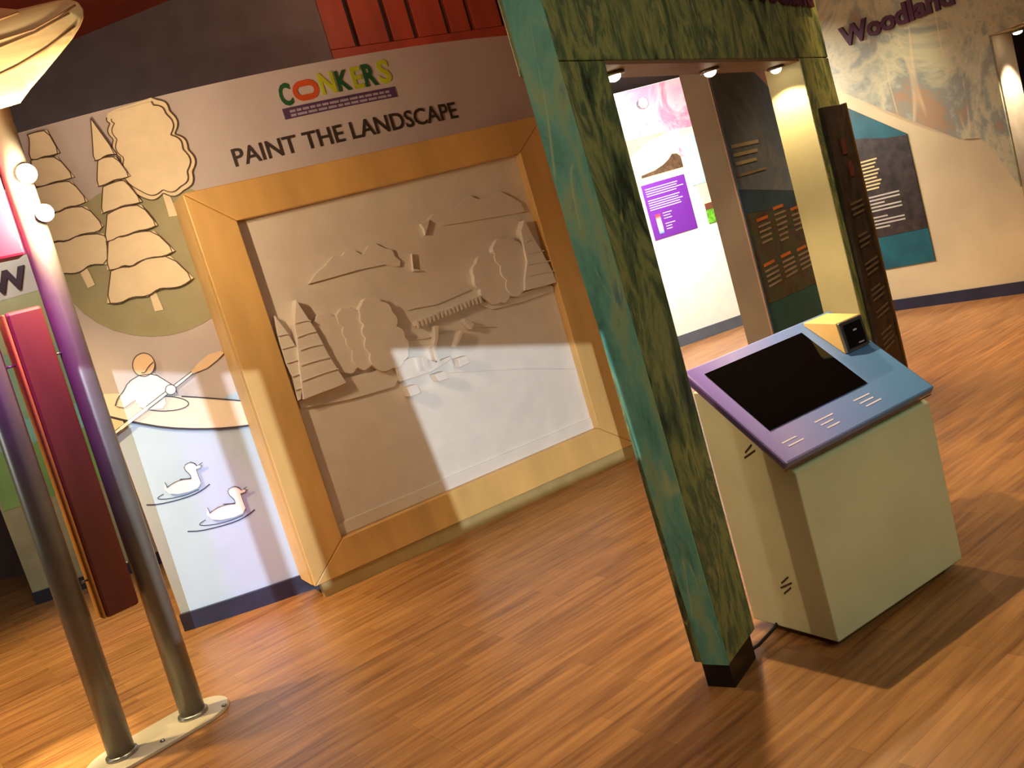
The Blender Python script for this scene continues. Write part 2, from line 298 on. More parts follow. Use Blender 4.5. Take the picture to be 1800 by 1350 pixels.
'r3l2':[(1.903,1.475),(2.080,1.456)],
'r3l3':[(1.874,1.408),(2.093,1.385)],
'groundr':[(1.507,1.342),(1.652,1.296),(1.823,1.309),(2.018,1.312),(2.098,1.290),(2.105,1.257),(1.827,1.251),(1.596,1.266),(1.521,1.318)],
'bridge':[(1.041,1.344),(1.124,1.353),(1.289,1.360),(1.404,1.371),(1.529,1.376),(1.527,1.355),(1.395,1.346),(1.280,1.335),(1.146,1.323),(1.038,1.319)],
'bank':[(1.031,1.424),(1.141,1.436),(1.233,1.420),(1.338,1.439),(1.477,1.455),(1.490,1.427),(1.340,1.414),(1.227,1.402),(1.134,1.416)],
's1':[(1.155,1.286),(1.179,1.279),(1.155,1.207),(1.112,1.142),(1.115,1.072),(1.091,1.080),(1.092,1.148),(1.128,1.206)],
's2':[(1.315,1.209),(1.324,1.186),(1.288,1.147),(1.250,1.114),(1.238,1.128),(1.280,1.170)],
's3':[(1.370,1.272),(1.394,1.245),(1.419,1.217),(1.388,1.192),(1.370,1.222),(1.354,1.257)],
'hull':[(0.826,1.127),(0.875,1.140),(0.929,1.149),(0.973,1.143),(1.025,1.126),(1.092,1.068),(1.159,1.074),(1.207,1.075),(1.188,1.054),(1.143,1.044),(1.048,1.024),(0.934,1.026),(0.838,1.029)],
'p1':[(0.971,1.136),(0.988,1.136),(0.982,1.061),(0.968,1.060)],
'p2':[(1.016,1.135),(1.036,1.134),(1.030,1.064),(1.013,1.064)],
'p3':[(1.093,1.140),(1.110,1.137),(1.116,1.068),(1.101,1.068)],
'q1':[(1.223,1.053),(1.289,1.051),(1.299,1.000),(1.225,0.996)],
'q2':[(1.042,1.007),(1.116,1.007),(1.130,0.952),(1.060,0.955)],
'q3':[(0.845,0.990),(0.915,0.987),(0.926,0.928),(0.852,0.928)],
'river1':[(1.192,0.983),(1.689,0.846),(2.190,0.718),(2.187,0.711),(1.686,0.836),(1.188,0.973)],
'river2':[(1.381,1.224),(1.599,1.156),(1.596,1.148),(1.378,1.213)],
'river3':[(0.897,1.274),(1.104,1.233),(1.296,1.219),(1.294,1.211),(1.101,1.222),(0.894,1.265)],
'petal':[(-1.809,3.055),(-1.659,3.080),(-1.520,3.074),(-1.449,3.043),(-1.391,3.040),(-1.298,3.038),(-1.249,3.031),(-1.218,3.011),(-1.205,2.978),(-1.210,2.943),(-1.232,2.909),(-1.269,2.870),(-1.335,2.820),(-1.408,2.770),(-1.484,2.724),(-1.538,2.688),(-1.593,2.688),(-1.664,2.688),(-1.810,2.679),(-1.973,2.691),(-2.002,2.860)],
'pv1':[(-1.720,2.917),(-1.562,2.930),(-1.394,2.937),(-1.301,2.965),(-1.224,2.997)],
'pv2':[(-1.771,2.783),(-1.625,2.794),(-1.499,2.813),(-1.367,2.850),(-1.242,2.912)],
'pv3':[(-1.736,3.000),(-1.590,3.011),(-1.443,3.027)],
'pv4':[(-1.732,2.886),(-1.562,2.899),(-1.388,2.922),(-1.253,2.969)]}
# ---------------- materials ----------------
M={}
M['wall']=mat('wall_paint',(200,188,188),.6,var=.03,scale=3)
M['hill']=mat('olive_paint',(166,160,124),.6,var=.03)
M['cream']=mat('cream_board',(240,222,188),.55,var=.02,scale=12)
M['edge']=mat('dark_routed_edge',(92,66,48),.7)
M['line']=mat('dark_line',(52,50,62),.6)
M['palefig']=mat('pale_figure_board',(246,238,232),.55,var=.02)
M['skin']=mat('tan_board',(236,204,168),.55,var=.02)
M['kay']=mat('warm_white_hull',(240,222,206),.55,var=.02)
M['navy']=mat('navy_skirting',(40,44,66),.35,var=.08)
M['letter']=mat('brown_black_lettering',(58,44,38),.5)
M['maple']=mat('maple_veneer',(216,172,104),.42,var=.07,scale=5,stretch=(1,1,.25),bump=.03)
M['maple2']=mat('maple_edge',(226,186,120),.45,var=.05,scale=5)
M['panel']=mat('white_relief_paint',(226,216,204),.5,var=.02,scale=8)
M['metal']=mat('brushed_steel',(150,150,148),.34,.85,var=.05,scale=30)
M['pole']=mat('grey_pole_paint',(120,116,108),.36,.3,var=.04,scale=10,spec=.6)
M['plate']=mat('pale_base_plate',(196,188,172),.35,.2,var=.03)
M['brown']=mat('brown_flap_board',(114,54,40),.5,var=.10,scale=9,stretch=(1,1,.2))
M['ochre']=mat('ochre_edge',(190,130,56),.5,var=.06)
M['black']=mat('black_satin',(14,15,20),.35)
M['dark']=mat('dark_wall_paint',(104,88,86),.8,var=.05)
M['redwood']=mat('red_stained_timber',(128,44,20),.55,var=.10,scale=6,stretch=(1,1,.2))
M['gap']=mat('dark_gap',(26,10,8),.8)
M['ceil']=mat('dark_red_ceiling',(150,56,30),.7,var=.1,scale=2)
M['veneer']=mat('pale_wood_veneer',(240,214,160),.5,var=.05,scale=3,stretch=(.6,5,5),c2=(205,160,104))
M['vein']=mat('brown_vein',(150,108,66),.6)
M['green_face']=paint_mat('painted_green_marbling',[(48,58,44),(92,110,74),(150,152,94),(72,96,70),(160,150,98)],5.5,(1,1,.35),(186,178,110),.75)
M['teal_end']=paint_mat('painted_teal_marbling',[(62,110,102),(90,160,142),(116,184,160),(156,184,132),(96,142,144)],4.5,(1,1,.35),(190,206,150),.75)
M['jamb']=mat('cream_jamb_paint',(206,198,150),.55,var=.04,scale=4)
M['soffit']=mat('brown_soffit',(128,96,76),.6)
M['taupe']=mat('taupe_end_panel',(158,142,124),.6,var=.03)
M['white']=mat('white_wall_paint',(238,232,222),.6,var=.02)
M['pinkmural']=paint_mat('pink_mural',[(206,140,160),(180,110,140),(214,170,180),(160,140,170)],2.0,(1,1,1),(240,226,230),.3)
M['creamwall']=mat('cream_panel_wall',(206,188,148),.6,var=.06,scale=1.3)
M['signpaint']=paint_mat('pale_green_marbling',[(112,118,108),(160,162,140),(196,188,150),(140,146,134),(170,138,104)],1.5,(1,1,1),(226,200,158),.6)
M['purple']=mat('purple_lettering',(74,26,56),.5)
M['poster']=mat('violet_poster',(96,34,140),.45,var=.03)
M['print']=mat('pale_print',(206,196,214),.6)
M['slabtop']=None
M['soft2']=mat('dim_print',(88,74,58),.6)
M['water']=mat('pale_water_paint',(178,198,222),.6,var=.02,scale=3)
M['screen']=mat('black_glass_screen',(4,6,6),.08,var=0,spec=.35)
M['kbody']=mat('pale_green_laminate',(224,228,188),.42,var=.03,scale=4)
M['kwedge']=mat('tan_wedge_side',(214,176,112),.5,var=.03)
M['darkprint']=mat('dark_photo_print',(44,34,30),.5,var=.35,scale=14)
M['tealprint']=mat('teal_print',(10,84,96),.5,var=.12,scale=5)
M['blueprint']=paint_mat('smoky_blue_print',[(84,96,122),(112,126,156),(92,114,146),(128,132,156)],1.5,(1,1,1),(90,90,100),.1)
M['woodland_print']=paint_mat('woodland_photo_print',[(54,44,46),(76,64,60),(66,78,64),(52,46,54)],6,(1,1,1),(80,80,60),.2)
M['orangeprint']=mat('orange_print',(190,106,50),.5)
M['softprint']=mat('grey_print',(178,172,160),.6)
M['yellprint']=mat('yellow_print',(210,190,130),.6)
M['gold']=mat('gold_edge',(150,112,58),.4,.4)
M['lamp']=mat('glowing_lamp',(255,240,210),.5,emit=(1,.86,.62),es=26)
M['lampsoft']=mat('glowing_downlight',(255,240,210),.5,emit=(1,.84,.6),es=14)
M['cable']=mat('black_cable',(12,12,12),.5)
# slab top: violet at one end turning to teal at the other, a printed gradient
def gradient(name,stops,axis,o,ln,rough=.3):
    m=bpy.data.materials.new(name); m.use_nodes=True; nt=m.node_tree; b=nt.nodes['Principled BSDF']; b.inputs['Roughness'].default_value=rough
    g=nt.nodes.new('ShaderNodeNewGeometry'); s=nt.nodes.new('ShaderNodeVectorMath'); s.operation='SUBTRACT'; s.inputs[1].default_value=o
    nt.links.new(g.outputs['Position'],s.inputs[0]); d=nt.nodes.new('ShaderNodeVectorMath'); d.operation='DOT_PRODUCT'; d.inputs[1].default_value=tuple(V(axis)/ln)
    nt.links.new(s.outputs[0],d.inputs[0]); r=nt.nodes.new('ShaderNodeValToRGB'); nt.links.new(d.outputs['Value'],r.inputs[0])
    while len(r.color_ramp.elements)<len(stops): r.color_ramp.elements.new(.5)
    for i,(p,c) in enumerate(stops): r.color_ramp.elements[i].position=p; r.color_ramp.elements[i].color=(*lin(c),1)
    nt.links.new(r.outputs[0],b.inputs['Base Color']); return m
def floor_mat():
    m=bpy.data.materials.new('strip_wood_floor'); m.use_nodes=True; nt=m.node_tree; b=nt.nodes['Principled BSDF']
    tc=nt.nodes.new('ShaderNodeTexCoord'); mp=nt.nodes.new('ShaderNodeMapping'); mp.inputs['Rotation'].default_value=(0,0,-FLOOR_A)
    nt.links.new(tc.outputs['Object'],mp.inputs[0])
    br=nt.nodes.new('ShaderNodeTexBrick'); br.inputs['Scale'].default_value=1; br.inputs['Brick Width'].default_value=.62; br.inputs['Row Height'].default_value=.075
    br.inputs['Mortar Size'].default_value=.0012; br.offset=.37; br.inputs['Bias'].default_value=0
    br.inputs['Color1'].default_value=(*lin((162,114,68)),1); br.inputs['Color2'].default_value=(*lin((110,70,40)),1); br.inputs['Mortar'].default_value=(*lin((84,46,24)),1)
    nt.links.new(mp.outputs[0],br.inputs['Vector'])
    m2=nt.nodes.new('ShaderNodeMapping'); m2.inputs['Scale'].default_value=(1.2,16,1); nt.links.new(mp.outputs[0],m2.inputs[0])
    n=nt.nodes.new('ShaderNodeTexNoise'); n.inputs['Scale'].default_value=2.2; n.inputs['Detail'].default_value=5; nt.links.new(m2.outputs[0],n.inputs['Vector'])
    r=nt.nodes.new('ShaderNodeValToRGB'); r.color_ramp.elements[0].position=.3; r.color_ramp.elements[1].position=.7
    r.color_ramp.elements[0].color=(*lin((100,62,34)),1); r.color_ramp.elements[1].color=(*lin((192,142,84)),1); nt.links.new(n.outputs[0],r.inputs[0])
    mx=nt.nodes.new('ShaderNodeMixRGB'); mx.inputs[0].default_value=.5; nt.links.new(br.outputs[0],mx.inputs[1]); nt.links.new(r.outputs[0],mx.inputs[2])
    nt.links.new(mx.outputs[0],b.inputs['Base Color']); b.inputs['Roughness'].default_value=.34
    bp=nt.nodes.new('ShaderNodeBump'); bp.inputs['Strength'].default_value=.12; bp.inputs['Distance'].default_value=.004
    nt.links.new(n.outputs[0],bp.inputs['Height']); nt.links.new(bp.outputs[0],b.inputs['Normal']); return m
FLOOR_A=R(34)
WF=Fr((0,0,0),(1,0,0),(0,1,0))
# ================= setting =================
box('floor',WF,(-9,9),(-4,13),(-.06,0),floor_mat(),kind='structure')
box('ceiling',WF,(-9,9),(-4,13),(4.2,4.3),M['ceil'],kind='structure')
box('wall_back',WF,(-9,9),(12.6,12.75),(0,4.2),M['dark'],kind='structure')
box('wall_front',WF,(-9,9),(-3.9,-3.75),(0,4.2),M['dark'],kind='structure')
box('wall_west',WF,(-8.9,-8.75),(-3.7,12.5),(0,4.2),M['dark'],kind='structure')
box('wall_east',WF,(8.75,8.9),(-3.7,12.5),(0,4.2),M['dark'],kind='structure')
# curved display wall
CX,CY,CR=-2.386,9.877,4.576
def wmap(u,z,d): a=u/CR; return V((CX+(CR+d)*math.sin(a),CY-(CR+d)*math.cos(a),z))
def arc_wall(name,u0,u1,z0,z1,d0,d1,m,n=60,parent=None,kind=None,label=None):
    vs=[];fs=[]
    for i in range(n+1):
        u=u0+(u1-u0)*i/n
        vs+=[wmap(u,z0,d0),wmap(u,z0,d1),wmap(u,z1,d1),wmap(u,z1,d0)]
        if i:
            k=4*(i-1)
            for j in range(4): fs.append((k+j,k+(j+1)%4,k+4+(j+1)%4,k+4+j))
    fs+=[(0,1,2,3),tuple(4*n+j for j in range(4))]
    o=obj(name,vs,fs,m,parent,kind=kind,label=label)
    return o
wl=arc_wall('wall_left',.125,3.75,0,2.965,-.12,0,M['wall'],kind='structure')
arc_wall('baseboard_left',.12,1.19,0,.105,.0005,.022,M['navy'],n=20,kind='structure')
# the olive hill painted on the wall, a shallow applied disc
hl=slab('painted_hill',OUT['hill'],wmap,.0004,.003,M['hill'],wl,cut=.06,label='olive green painted round hill behind the tree cutouts')
slab('painted_water',[(.13,.107),(1.22,.107),(1.22,1.27),(.9,1.27),(.5,1.22),(.13,1.30)],wmap,.0004,.0025,M['water'],wl,cut=.06,label='pale blue painted water below the kayak')
# dark hall wall and the red slatted screen over it
D0=V((-2.48,7.86,0)); dd=V((.967,-.253,0)); DF=Fr(D0,dd,(.253,.967,0))
box('wall_rear',DF,(-3.2,1.935),(0,.12),(0,4.2),M['dark'],kind='structure')
S0=V((-.60,7.38,0)); SF=Fr(S0,(.857,.515,0),(-.515,.857,0))
sl=thing('slatted_screen','dark red timber boarding with upright slots above the curved white wall','screen',S0)
box('backing',SF,(0,2.3),(.05,.09),(2.6,4.19),M['gap'],sl,label='dark backing seen through the slots')
box('rail',SF,(0,2.3),(0,.04),(2.6,3.43),M['redwood'],sl,bevel=.004)
gx=[.235,.54,.77,1.088,1.32,1.645,1.9,2.15]; x=0
for g in gx+[2.3]:
    box('board',SF,(x,g-.022 if g<2.3 else g),(0,.04),(3.432,4.19),M['redwood'],sl,bevel=.004); x=g+.022
# ================= wall lettering and logo =================
t=thing('wall_lettering','dark brown capitals reading PAINT THE LANDSCAPE on the curved wall','lettering',wmap(1.96,2.49,0))
lettering('letter','PAINT THE LANDSCAPE',1.239,2.694,2.489,2.592,wmap,.001,.006,M['letter'],t,bold=.012)
t=thing('wall_logo','green, lime and orange CONKERS logo over a thin purple strip','logo',wmap(1.97,2.75,0))
M['dgreen']=mat('dark_green_vinyl',(34,92,52),.5); M['lime']=mat('lime_vinyl',(188,200,44),.5); M['orange']=mat('orange_vinyl',(206,84,36),.5)
M['halo']=mat('pale_halo_vinyl',(226,226,190),.6); M['lilac']=mat('lilac_print',(176,160,180),.6); M['stripe']=mat('purple_strip_vinyl',(86,62,100),.5)
lw=[('C',1.600,1.672,'dgreen',2.755,2.885),('N',1.850,1.945,'lime',2.775,2.900),('K',1.955,2.040,'dgreen',2.775,2.895),('E',2.055,2.120,'lime',2.772,2.900),('R',2.130,2.215,'dgreen',2.772,2.905),('S',2.228,2.310,'lime',2.772,2.915)]
for ch,a,b,mm,z0,z1 in lw:
    for q in lettering('letter',ch,a,b,z0,z1,wmap,.002,.006,M[mm],t,bold=.03): q['label']='%s letter %s'%('dark green' if mm=='dgreen' else 'lime green',ch)
def stadium(cu,cz,a,b,n=14,r=None):
    r=r or b; P=[]
    for sx,sz,g0 in ((1,1,0),(-1,1,90),(-1,-1,180),(1,-1,270)):
        for k in range(n//2+1):
            g=R(g0+90*k/(n//2)); P.append((cu+sx*(a-r)+r*math.cos(g),cz+sz*(b-r)+r*math.sin(g)))
    return P
def ring(name,po,pi,fmap,d0,d1,m,parent,label=None):
    n=len(po); vs=[];fs=[]
    for d in (d0,d1):
        vs+=[fmap(u,z,d) for u,z in po]+[fmap(u,z,d) for u,z in pi]
    for i in range(n):
        j=(i+1)%n
        fs+=[(i,j,n+j,n+i),(2*n+i,2*n+j,3*n+j,3*n+i),(i,j,2*n+j,2*n+i),(n+i,n+j,3*n+j,3*n+i)]
    return obj(name,vs,fs,m,parent,label=label)
ring('letter',stadium(1.760,2.822,.078,.058),stadium(1.760,2.822,.050,.024),wmap,.002,.006,M['orange'],t,label='fat orange letter O lying on its side')
slab('strip',[(1.592,2.683),(2.31,2.683),(2.31,2.745),(1.592,2.745)],wmap,.002,.005,M['stripe'],t,cut=.08,label='purple strip')
lines=[]
for zz in (2.722,2.698):
    u=1.63
    while u<2.26:
        w_=random.uniform(.025,.06); lines.append((u,min(u+w_,2.27),zz)); u+=w_+.008
vs=[];fs=[]
for a,b,zz in lines:
    k=len(vs); vs+=[wmap(a,zz-.007,.0065),wmap(b,zz-.007,.0065),wmap(b,zz+.007,.0065),wmap(a,zz+.007,.0065)]; fs.append((k,k+1,k+2,k+3))
obj('strip_print',vs,fs,M['lilac'],t,kind='stuff')
# ================= cutouts on the wall =================
def cut(name,key,p,m='cream',d0=.003,d1=.016,**k): return slab(name,OUT[key],wmap,d0,d1,M[m],p,cut=.08,edge=M['edge'],**k)
def base_of(key,f=wmap):
    P=OUT[key]; u=sum(p[0] for p in P)/len(P); z=min(p[1] for p in P); return f(u,z,0)
t=thing('tree_cutout','broad leafy cream tree cutout with scalloped double outline, right of both conifers','cutout',base_of('brt'),'tree cutouts on the curved wall')
def leafy(key,top,bl):
    P=OUT[key]; a=P[top:]; a=a[::2]+([a[-1]] if len(a)%2==0 else []); Q=[]
    for i in range(len(a)-1):
        p=V(a[i]); q=V(a[i+1]); d=q-p; n=V((-d.y,d.x))
        Q+=[tuple(p+d*(j/6)+n*bl*math.sin(math.pi*j/6)) for j in range(6)]
    return P[:top]+Q+[a[-1]]
OUT['br']=leafy('br',4,.24); OUT['bi']=leafy('bi',4,.24)
cut('foliage','br',t,d1=.012); cut('foliage_layer','bi',t,d0=.0125,d1=.022)
stroke('outline',OUT['br'][3:],wmap,.0122,.006,M['edge'],t,h=.002); stroke('outline',OUT['bi'][3:],wmap,.0222,.005,M['edge'],t,h=.002); cut('trunk','brt',t,d0=.003,d1=.009)
t=thing('tree_cutout','tall cream conifer cutout with a pointed top, just left of the broad leafy tree','cutout',base_of('bt'),'tree cutouts on the curved wall')
cut('trunk','bt',t,d1=.010)
for i,k in enumerate(['b6','b5','b4','b3','b2','b1']):
    cut('tier',k,t,d0=.0125,d1=.026+.004*i); stroke('outline',OUT[k]+OUT[k][:1],wmap,.0262+.004*i,.0055,M['edge'],t,h=.002)
t=thing('tree_cutout','cream conifer cutout nearest the grey pole, its top cut off by the wall edge','cutout',base_of('at'),'tree cutouts on the curved wall')
cut('trunk','at',t,d1=.010)
for i,k in enumerate(['a5','a4','a3','a2','a1']):
    cut('tier',k,t,d0=.0105,d1=.016+.004*i); stroke('outline',OUT[k]+OUT[k][:1],wmap,.0162+.004*i,.0055,M['edge'],t,h=.002)
t=thing('kayak_cutout','pale cutout of a paddler in a long kayak above the two ducks','cutout',base_of('kayak'))
cut('hull','kayak',t,'kay',d1=.010)
P=OUT['kayak']; stroke('outline',P[3:6],wmap,.0102,.007,M['line'],t); stroke('outline',P[7:14],wmap,.0102,.012,M['line'],t)
c=OUT['kcock']; stroke('cockpit_rim',c[:13][::-1],wmap,.0102,.005,M['line'],t); stroke('cockpit_rim',c[12:]+c[:1],wmap,.0102,.005,M['line'],t)
cut('torso','kbody',t,'palefig',d0=.0105,d1=.018); cut('head','khead',t,'skin',d0=.012,d1=.020)
stroke('smile',OUT['kface'],wmap,.0202,.004,M['line'],t)
P=OUT['kbody']; stroke('outline',P[:5],wmap,.0182,.004,M['line'],t); stroke('outline',P[-4:]+P[:1],wmap,.0182,.004,M['line'],t)
cut('paddle_blade','kblade',t,'skin',d0=.003,d1=.014); cut('paddle_blade','kblade2',t,'skin',d0=.0105,d1=.014)
cut('paddle_shaft','kshaft',t,'palefig',d0=.019,d1=.024); Ks=OUT['kshaft']; stroke('outline',Ks[:3],wmap,.0242,.004,M['line'],t,h=.002); stroke('outline',Ks[3:],wmap,.0242,.004,M['line'],t,h=.002); Ks=OUT['khand']; stroke('outline',Ks+Ks[:1],wmap,.0302,.004,M['line'],t,h=.002); Ks=OUT['khead']; stroke('outline',Ks+Ks[:1],wmap,.0202,.004,M['line'],t,h=.002); cut('hand','khand',t,'palefig',d0=.0245,d1=.030)
for i,lab in ((1,'white duck cutout nearer the kayak, upper left of the pair'),(2,'white duck cutout lower right, beside the wooden frame')):
    t=thing('duck_cutout',lab,'cutout',base_of('duck%d'%i),'duck cutouts on the curved wall')
    cut('body','duck%d'%i,t,'palefig'); stroke('wing_line',OUT['wing%d'%i],wmap,.0162,.004,M['line'],t)
    stroke('ripple',OUT['rip%d'%i],wmap,.001,.006,M['line'],t); stroke('ripple',OUT['ripb%d'%i],wmap,.001,.004,M['line'],t)
    P=OUT['duck%d'%i]; stroke('outline',P[3:11],wmap,.0162,.003,M['line'],t)
    b=P[11]; stroke('beak_line',[(b[0]-.01,b[1]+.004),(b[0]+.012,b[1]+.012)],wmap,.0162,.004,M['line'],t)
# the thin horizon line behind the kayaker
slab('painted_line',[(1.09,.50),(1.17,.505),(1.17,.51),(1.09,.505)],wmap,.0004,.003,M['line'],wl)
# ================= framed relief =================
F0=V((-1.366,5.135,0)); FF=Fr(F0,(.8829,.4696,0),(-.4696,.8829,0))
def fmap(u,z,d): return FF.p(u,.062-d,z)
t=thing('framed_relief','large square maple frame around a white relief of trees, bridge and boat','frame',F0)
U0,U1,Z0,Z1=-.045,2.345,.085,2.38; iu0,iu1,iz0,iz1=.192,2.085,.285,2.175
def fmember(name,q,lab=None):
    n=4; vs=[FF.p(u,d,z) for d in (0,.07) for u,z in q]
    obj(name,vs,[(0,1,2,3),(4,5,6,7),(0,1,5,4),(1,2,6,5),(2,3,7,6),(3,0,4,7)],M['maple'],t,bevel=.006,label=lab)
g=.0008
fmember('frame_rail',[(U0+g,Z1),(U1-g,Z1),(iu1-g,iz1),(iu0+g,iz1)])
fmember('frame_rail',[(U0+g,Z0),(iu0+g,iz0),(iu1-g,iz0),(U1-g,Z0)])
fmember('frame_stile',[(U0,Z0+g),(U0,Z1-g),(iu0,iz1-g),(iu0,iz0+g)])
fmember('frame_stile',[(U1,Z0+g),(iu1,iz0+g),(iu1,iz1-g),(U1,Z1-g)])
box('frame_side',FF,(U0,U0+.02),(.0705,.30),(Z0,Z1),M['maple2'],t)
box('frame_side',FF,(U1-.02,U1),(.0705,.30),(Z0,Z1),M['maple2'],t)
box('frame_top',FF,(U0+.0205,U1-.0205),(.0705,.11),(Z1-.02,Z1),M['maple2'],t)
box('back_panel',FF,(iu0-.05,iu1+.05),(.0705,.085),(iz0-.05,iz1+.05),M['panel'],t)
M['plinth']=mat('olive_tan_plinth',(176,152,100),.5)
box('plinth',FF,(-.005,2.33),(.012,.06),(0,.0845),M['plinth'],t)
box('ledge',FF,(iu0+.001,iu1-.001),(.052,.0702),(iz0+.001,.362),M['panel'],t,bevel=.003)
# relief pieces: panel face is at depth .0705 => d = -.0085
z_=-.0083
RT=2.0
def rel(name,key,th,b=None): 
    P=OUT[key]; P=[(min(max(u,iu0+.002),iu1-.002),z) for u,z in P]
    return slab(name,P,fmap,z_,z_+th*RT,M['panel'],t,bevel=.003)
rel('relief_cloud','cl1',.009); rel('relief_cloud','cl2',.009)
rel('relief_ground','groundl',.008); rel('relief_ground','groundr',.008)
for k in ('t1','t2','t3','r1','r2','cl1','cl2'): OUT[k]=scallop(OUT[k],4,.22)
for k,th in (('t1',.018),('t2',.022),('t3',.030),('r1',.022),('r2',.027)): rel('relief_tree',k,th)
for k,th,n in (('c1',.038,5),('c2',.030,5),('r3',.036,4)):
    o=rel('relief_conifer',k,th)
    for i in range(n):
        P=[(max(u,iu0+.003),z) for u,z in OUT['%sl%d'%(k,i)]]
        q=stroke('branch_line',P,fmap,z_+th*RT+.0002,.006,M['panel'],None,h=.008); q.parent=o; q.matrix_parent_inverse=Matrix.Identity(4)
rel('relief_bank','bank',.006)
br=rel('relief_bridge','bridge',.016)
P=OUT['bridge']; a=V(P[0]); b=V(P[4])
for i in range(17):
    p=a.lerp(b,(i+.5)/17)+V((0,-.018)); q=slab('baluster',[(p.x-.006,p.y-.022),(p.x+.006,p.y-.022),(p.x+.006,p.y+.022),(p.x-.006,p.y+.022)],fmap,z_+.0325,z_+.050,M['panel']); q.parent=br; q.matrix_parent_inverse=Matrix.Identity(4)
for k in ('s1','s2','s3'): rel('relief_reed',k,.03)
rel('relief_bird','bird',.014); rel('relief_bird','star',.014)
h=rel('relief_boat','hull',.026)
for k in ('p1','p2','p3'):
    P=OUT[k]; q=slab('boat_post',P,fmap,z_+.0525,z_+.066,M['panel']); q.parent=h; q.matrix_parent_inverse=Matrix.Identity(4)
for k in ('q1','q2','q3'): rel('relief_block',k,.045)
for k in ('river1','river2','river3'): rel('relief_river_line',k,.005)
# ================= portal =================
P0=V((.426,2.865,0)); PD=V((.614,.789,0)).normalized(); PT=V((-.789,.614,0)).normalized()
PF=Fr(P0,PD,PT)
ZT=3.25
t=thing('painted_portal','tall freestanding gateway painted in dark green marbling with three lit downlights','gateway',P0)
def pprism(name,q,d0,d1,m,label=None,bevel=.004):
    n=len(q); vs=[PF.p(s,d,z) for d in (d0,d1) for s,z in q]
    fs=[tuple(range(n)),tuple(range(n,2*n))]+[(i,(i+1)%n,n+(i+1)%n,n+i) for i in range(n)]
    return obj(name,vs,fs,m,t,bevel=bevel,label=label)
pprism('left_leg',[(.0,.1),(.237,.1),(.252,2.09),(.0,2.09),(-.03,2.09)][:3]+[(-.03,2.09)],.0,.13,M['green_face'])
pprism('header',[(-.03,2.092),(2.72,2.092),(2.72,ZT),(-.045,ZT)],0,.15,M['green_face'])
pprism('right_leg',[(2.25,0),(2.82,0),(2.80,1.2),(2.72,2.0),(2.72,2.09),(2.25,2.09)],0,.15,M['green_face'])
# teal end panel on the near edge
vs=[PF.p(s-.004,d,z) for s,z,dm in ((0,.1,.095),(-.012,1.0,.112),(-.02,1.5,.13),(-.03,2.09,.13),(-.045,ZT,.12)) for d in (0,dm)]
vs2=[v-PD*.006 for v in vs]; n=5; fs=[]
for i in range(n-1):
    a=2*i; fs+=[(a,a+1,a+3,a+2),(10+a,10+a+1,10+a+3,10+a+2),(a,a+2,a+12,a+10),(a+1,a+3,a+13,a+11)]
fs+=[(0,1,11,10),(8,9,19,18)]
obj('end_panel',vs+vs2,fs,M['teal_end'],t,label='teal green narrow end face')
box('leg_plinth',PF,(.02,.215),(.015,.115),(0,.099),M['black'],t,label='black recessed foot')
box('jamb_lining',PF,(2.235,2.249),(.003,.18),(0,2.089),M['jamb'],t,label='cream inner side of the right leg')
box('soffit',PF,(.255,2.234),(.003,.148),(2.078,2.0915),M['soffit'],t)
for s in (.45,1.30,2.12):
    c=PF.p(s,.085,2.078)
    o=lathe('downlight',c,(0,0,-1),[(0,.040),(.010,.042),(.014,.036),(.006,.030)],M['metal'],t,n=20)
    q=lathe('lamp_face',c-V((0,0,.012)),(0,0,-1),[(0,.026),(.008,.024),(.016,.016),(.020,.004)],M['lampsoft'],None,n=16); q.parent=o; q.matrix_parent_inverse=Matrix.Identity(4)
    light('downlight_beam','SPOT',c-V((0,0,.05)),{.45:125,1.30:55,2.12:17}[s],(1,.76,.44),.011,c+V((.02,-.06,-2)) if s<2 else c+V((.12,.10,-1.6)),118,.5)
# information panel on the right leg
box('info_panel',PF,(2.335,2.74),(-.022,-.001),(.35,1.835),M['darkprint'],t,label='dark printed text panel')
box('panel_edge',PF,(2.741,2.752),(-.03,-.001),(.02,1.84),M['gold'],t,label='thin gold edging')
box('panel_base',PF,(2.335,2.74),(-.020,-.001),(.02,.348),mat('dark_brown_board',(58,34,24),.5),t)
ls=[]
for z0,k in ((1.32,3),(1.15,3),(1.0,3),(.86,3),(.74,2),(.62,4)):
    for i in range(k): ls.append(((2.42,2.42+random.uniform(.16,.27)),(-.0245,-.0222),(z0-i*.028,z0-i*.028+.010)))
boxes('panel_text',PF,ls,M['soft2'],t,kind='stuff')
boxes('panel_heading',PF,[((2.50,2.58),(-.0245,-.0222),(1.58,1.66)),((2.54,2.62),(-.0245,-.0222),(1.46,1.54))],mat('dull_red_print',(84,38,30),.5),t)
def phmap(u,z,d): return PF.p(u,-d,z)
lettering('header_letter','Woodland',1.55,2.62,2.345,2.51,phmap,.001,.02,M['purple'],t,bold=.02)
# cable at the foot
tube('foot_cable',[PF.p(.20,.05,.02),PF.p(.27,.02,.02),V((.66,3.16,.03)),V((.70,3.19,.05)),V((.74,3.2,.06))],.006,M['cable'],t,n=8)
